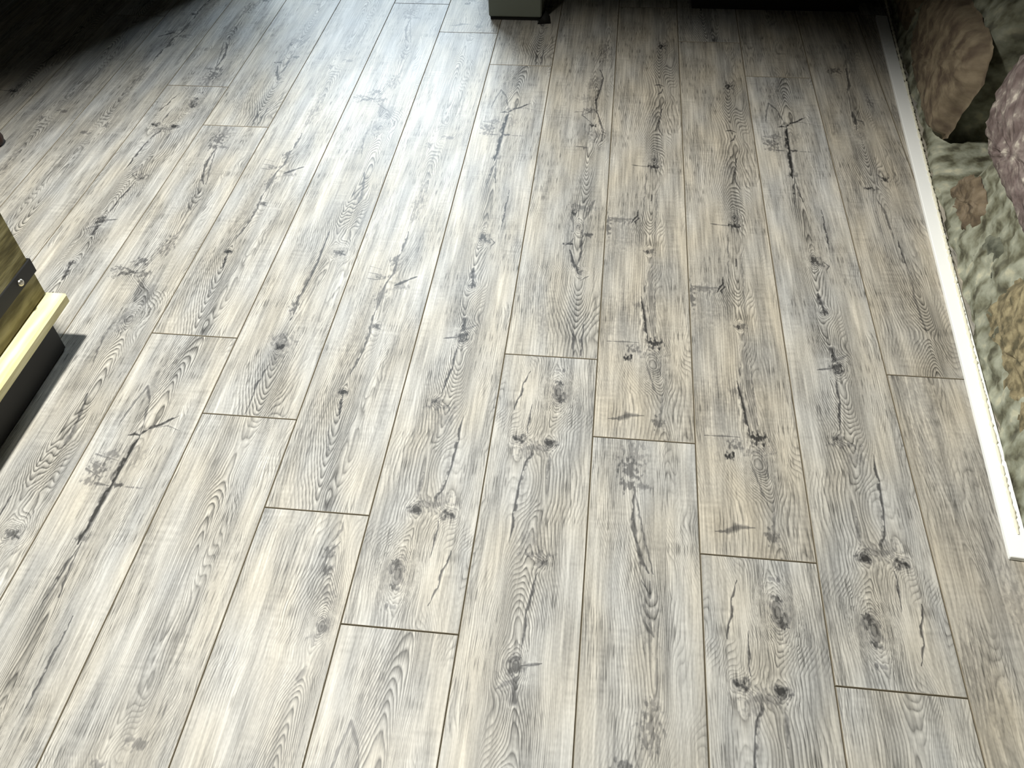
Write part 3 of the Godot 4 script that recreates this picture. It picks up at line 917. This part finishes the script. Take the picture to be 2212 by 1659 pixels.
# ---------------------------------------------------------------- the room round it
func close_room(m: Material) -> void:
	var x0 := -10.0 * S; var x1 := 14.0 * S
	var z0 := -24.5 * S; var z1 := 0.7
	var zw := -16.7 * S
	structure("wall_left", box(Vector3(x0 - 0.1, -0.15, z0), Vector3(x0, 2.6, z1), 0.001), m)
	structure("wall_far", box(Vector3(x0 - 0.1, -0.15, z0 - 0.1), Vector3(x1 + 0.1, 2.6, z0), 0.001), m)
	structure("wall_front", box(Vector3(x0 - 0.1, -0.15, z1), Vector3(x1 + 0.1, 2.6, z1 + 0.1), 0.001), m)
	structure("wall_side", box(Vector3(x1, -0.15, z0), Vector3(x1 + 0.1, 2.6, z1), 0.001), m)
	structure("ceiling", box(Vector3(x0 - 0.1, 2.6, z0 - 0.1), Vector3(x1 + 0.1, 2.7, z1 + 0.1), 0.001), m)
	# the wall with the doorway that the light comes through
	var st := starter()
	var dl := -1.9 * S; var dr := 2.4 * S
	block(st, Vector3(x0, -0.009, zw - 0.1), Vector3(dl, 2.6, zw), 0.001)
	block(st, Vector3(dr, -0.009, zw - 0.1), Vector3(x1, 2.6, zw), 0.001)
	block(st, Vector3(dl, 2.1, zw - 0.1), Vector3(dr, 2.6, zw), 0.001)
	st.generate_normals()
	structure("wall_back", st.commit(), m)
	# the bright window on the far wall, behind the light that it gives
	var lit := paint(Color(0.9, 0.95, 1.0), 0.6)
	lit.emission_enabled = true
	lit.emission = Color(0.90, 0.96, 1.0)
	lit.emission_energy_multiplier = 1.0
	var mid := Vector3(-1.3 * S, 1.5, z0)
	var win := structure("window_1", box(mid + Vector3(-0.65, -0.6, 0.002), mid + Vector3(0.65, 0.6, 0.02), 0.002), lit)
	var fr := starter()
	for s in [-1.0, 1.0]:
		block(fr, mid + Vector3(s * 0.685 - 0.035, -0.67, 0), mid + Vector3(s * 0.685 + 0.035, 0.67, 0.04), 0.004)
		block(fr, mid + Vector3(-0.65, s * 0.635 - 0.035, 0), mid + Vector3(0.65, s * 0.635 + 0.035, 0.04), 0.004)
	fr.generate_normals()
	put("window_frame", fr.commit(), paint(Color(0.85, 0.85, 0.83), 0.5), win)
	# the globe lamp that hangs from the ceiling, its light set in the globe
	var lamp := base("globe_lamp", at(0.1, 5.9, 0.0) + Vector3(0, 2.26, 0), "frosted white globe lamp hanging from the ceiling over the floor", "lamp")
	var prof := []
	for k in 13:
		var a := PI * k / 12.0
		prof.append(Vector2(sin(a) * 0.1 + (0.0 if k in [0, 12] else 0.0), 0.1 - cos(a) * 0.1))
	var glass := paint(Color(0.95, 0.95, 0.93), 0.5)
	glass.emission_enabled = true
	glass.emission = Color(1.0, 0.99, 0.95)
	glass.emission_energy_multiplier = 1.5
	put("globe", lathe(prof), glass, lamp)
	put("stem", lathe([Vector2(0.0, 0.198), Vector2(0.03, 0.2), Vector2(0.03, 0.22), Vector2(0.01, 0.23), Vector2(0.01, 0.31), Vector2(0.05, 0.325), Vector2(0.05, 0.339), Vector2(0.0, 0.34)]), paint(Color(0.3, 0.3, 0.3), 0.4), lamp)

func _ready() -> void:
	var cam := Camera3D.new()
	cam.name = "camera"
	var pitch := 0.82527; var yaw := -0.13836; var roll := -0.0374
	var f := Vector3(sin(yaw) * cos(pitch), -sin(pitch), -cos(yaw) * cos(pitch))
	var r := f.cross(Vector3.UP).normalized()
	var u := r.cross(f)
	var r2 := r * cos(roll) + u * sin(roll)
	var u2 := -r * sin(roll) + u * cos(roll)
	cam.transform = Transform3D(Basis(r2, u2, -f), Vector3(4.96538 * S, 6.58554 * S, 0))
	cam.fov = rad_to_deg(2.0 * atan(829.5 / 1850.0))
	cam.near = 0.05
	cam.far = 60.0
	add_child(cam)
	cam.current = true

	var we := WorldEnvironment.new()
	we.name = "environment"
	var env := Environment.new()
	env.background_mode = Environment.BG_COLOR
	env.background_color = Color.BLACK
	env.tonemap_mode = Environment.TONE_MAPPER_LINEAR
	env.tonemap_exposure = 1.0
	env.sdfgi_enabled = true
	env.ssao_enabled = true
	env.ssil_enabled = true
	we.environment = env
	add_child(we)

	# a ceiling spot over the near floor makes the pool of light
	var key := SpotLight3D.new()
	key.name = "ceiling_spot"
	key.position = at(0.1, 5.9, 2.36)
	add_child(key)
	key.look_at(at(2.2, 4.3), Vector3.FORWARD)
	key.spot_angle = 44.5
	key.spot_angle_attenuation = 0.55
	key.light_color = Color(1.0, 0.988, 0.948)
	key.light_energy = 10.7
	key.light_size = 0.08
	key.spot_range = 12.0
	key.spot_attenuation = 2.0
	key.shadow_enabled = true
	# a bright glazed door far down the room, seen only as the sheen on the boards
	var glow := AreaLight3D.new()
	glow.name = "door_glow"
	glow.area_size = Vector2(1.3, 1.2)
	glow.position = at(-1.3, 24.1, 1.5)
	add_child(glow)
	glow.rotation.y = PI
	glow.light_color = Color(0.90, 0.96, 1.0)
	glow.light_energy = 11.0
	glow.area_range = 12.0
	glow.shadow_enabled = true

	describe_prints()
	var task := WorkerThreadPool.add_group_task(compute_print, prints.size())
	WorkerThreadPool.wait_for_group_task_completion(task)

	close_room(paint(Color(0.22, 0.215, 0.20), 0.9))
	lay_floor()
	var mortar := mottled(3, 0.010, [[0.15, Color(0.24, 0.23, 0.18)], [0.36, Color(0.44, 0.44, 0.37)], [0.55, Color(0.55, 0.56, 0.50)], [0.72, Color(0.62, 0.63, 0.57)], [0.9, Color(0.74, 0.73, 0.64)]], Vector3(2.6, 2.6, 2.6))
	var stones := [
		mottled(11, 0.012, [[0.2, Color(0.36, 0.31, 0.27)], [0.5, Color(0.48, 0.43, 0.36)], [0.8, Color(0.58, 0.53, 0.45)]], Vector3(2, 2, 2)),
		mottled(12, 0.016, [[0.2, Color(0.36, 0.31, 0.30)], [0.5, Color(0.45, 0.40, 0.39)], [0.72, Color(0.52, 0.48, 0.46)], [0.92, Color(0.78, 0.75, 0.70)]], Vector3(2.2, 2.2, 2.2)),
		mottled(13, 0.012, [[0.2, Color(0.33, 0.29, 0.24)], [0.5, Color(0.44, 0.39, 0.32)], [0.8, Color(0.52, 0.47, 0.40)]], Vector3(3, 3, 3)),
		mottled(14, 0.012, [[0.25, Color(0.34, 0.32, 0.25)], [0.5, Color(0.50, 0.46, 0.36)], [0.75, Color(0.62, 0.58, 0.46)]], Vector3(4, 4, 4)),
		mottled(15, 0.014, [[0.2, Color(0.30, 0.31, 0.27)], [0.6, Color(0.42, 0.43, 0.38)], [0.9, Color(0.50, 0.50, 0.45)]], Vector3(3, 3, 3))]
	get_node("floor").set_meta("label", "grey oak wood effect plank floor with knots and dark seams")
	get_node("floor").set_meta("category", "floor")
	lay_strip(paint(Color(0.975, 0.985, 0.985), 0.45))
	build_wall(mortar, stones, paint(Color(0.86, 0.85, 0.78), 0.9, 0.3))
	get_node("trim_1").set_meta("label", "flat white trim strip along the floor edge beside the stone wall")
	get_node("trim_1").set_meta("category", "trim")
	get_node("wall_right").set_meta("label", "rough stone wall with grey green mortar beside the white strip")
	get_node("wall_right").set_meta("category", "wall")
	var wood := mottled(21, 0.010, [[0.2, Color(0.36, 0.33, 0.20)], [0.45, Color(0.47, 0.44, 0.29)], [0.6, Color(0.55, 0.52, 0.36)], [0.8, Color(0.62, 0.59, 0.44)]], Vector3(5, 5, 0.8), 0.6)
	wood.normal_scale = 0.25
	var trim := mottled(22, 0.010, [[0.2, Color(0.80, 0.76, 0.58)], [0.5, Color(0.87, 0.84, 0.66)], [0.8, Color(0.92, 0.89, 0.74)]], Vector3(7, 7, 0.7), 0.5)
	trim.normal_scale = 0.1
	var steel := paint(Color(0.75, 0.73, 0.68), 0.3)
	steel.metallic = 0.9
	make_chest(wood, trim, paint(Color(0.05, 0.045, 0.04), 0.55), steel)
	make_carton(paint(Color(0.46, 0.48, 0.44), 0.75), paint(Color(0.06, 0.06, 0.05), 0.8))
	make_cabinet(paint(Color(0.07, 0.07, 0.065), 0.7), paint(Color(0.03, 0.03, 0.03), 0.8))
	make_leg(paint(Color(0.20, 0.12, 0.08), 0.5))
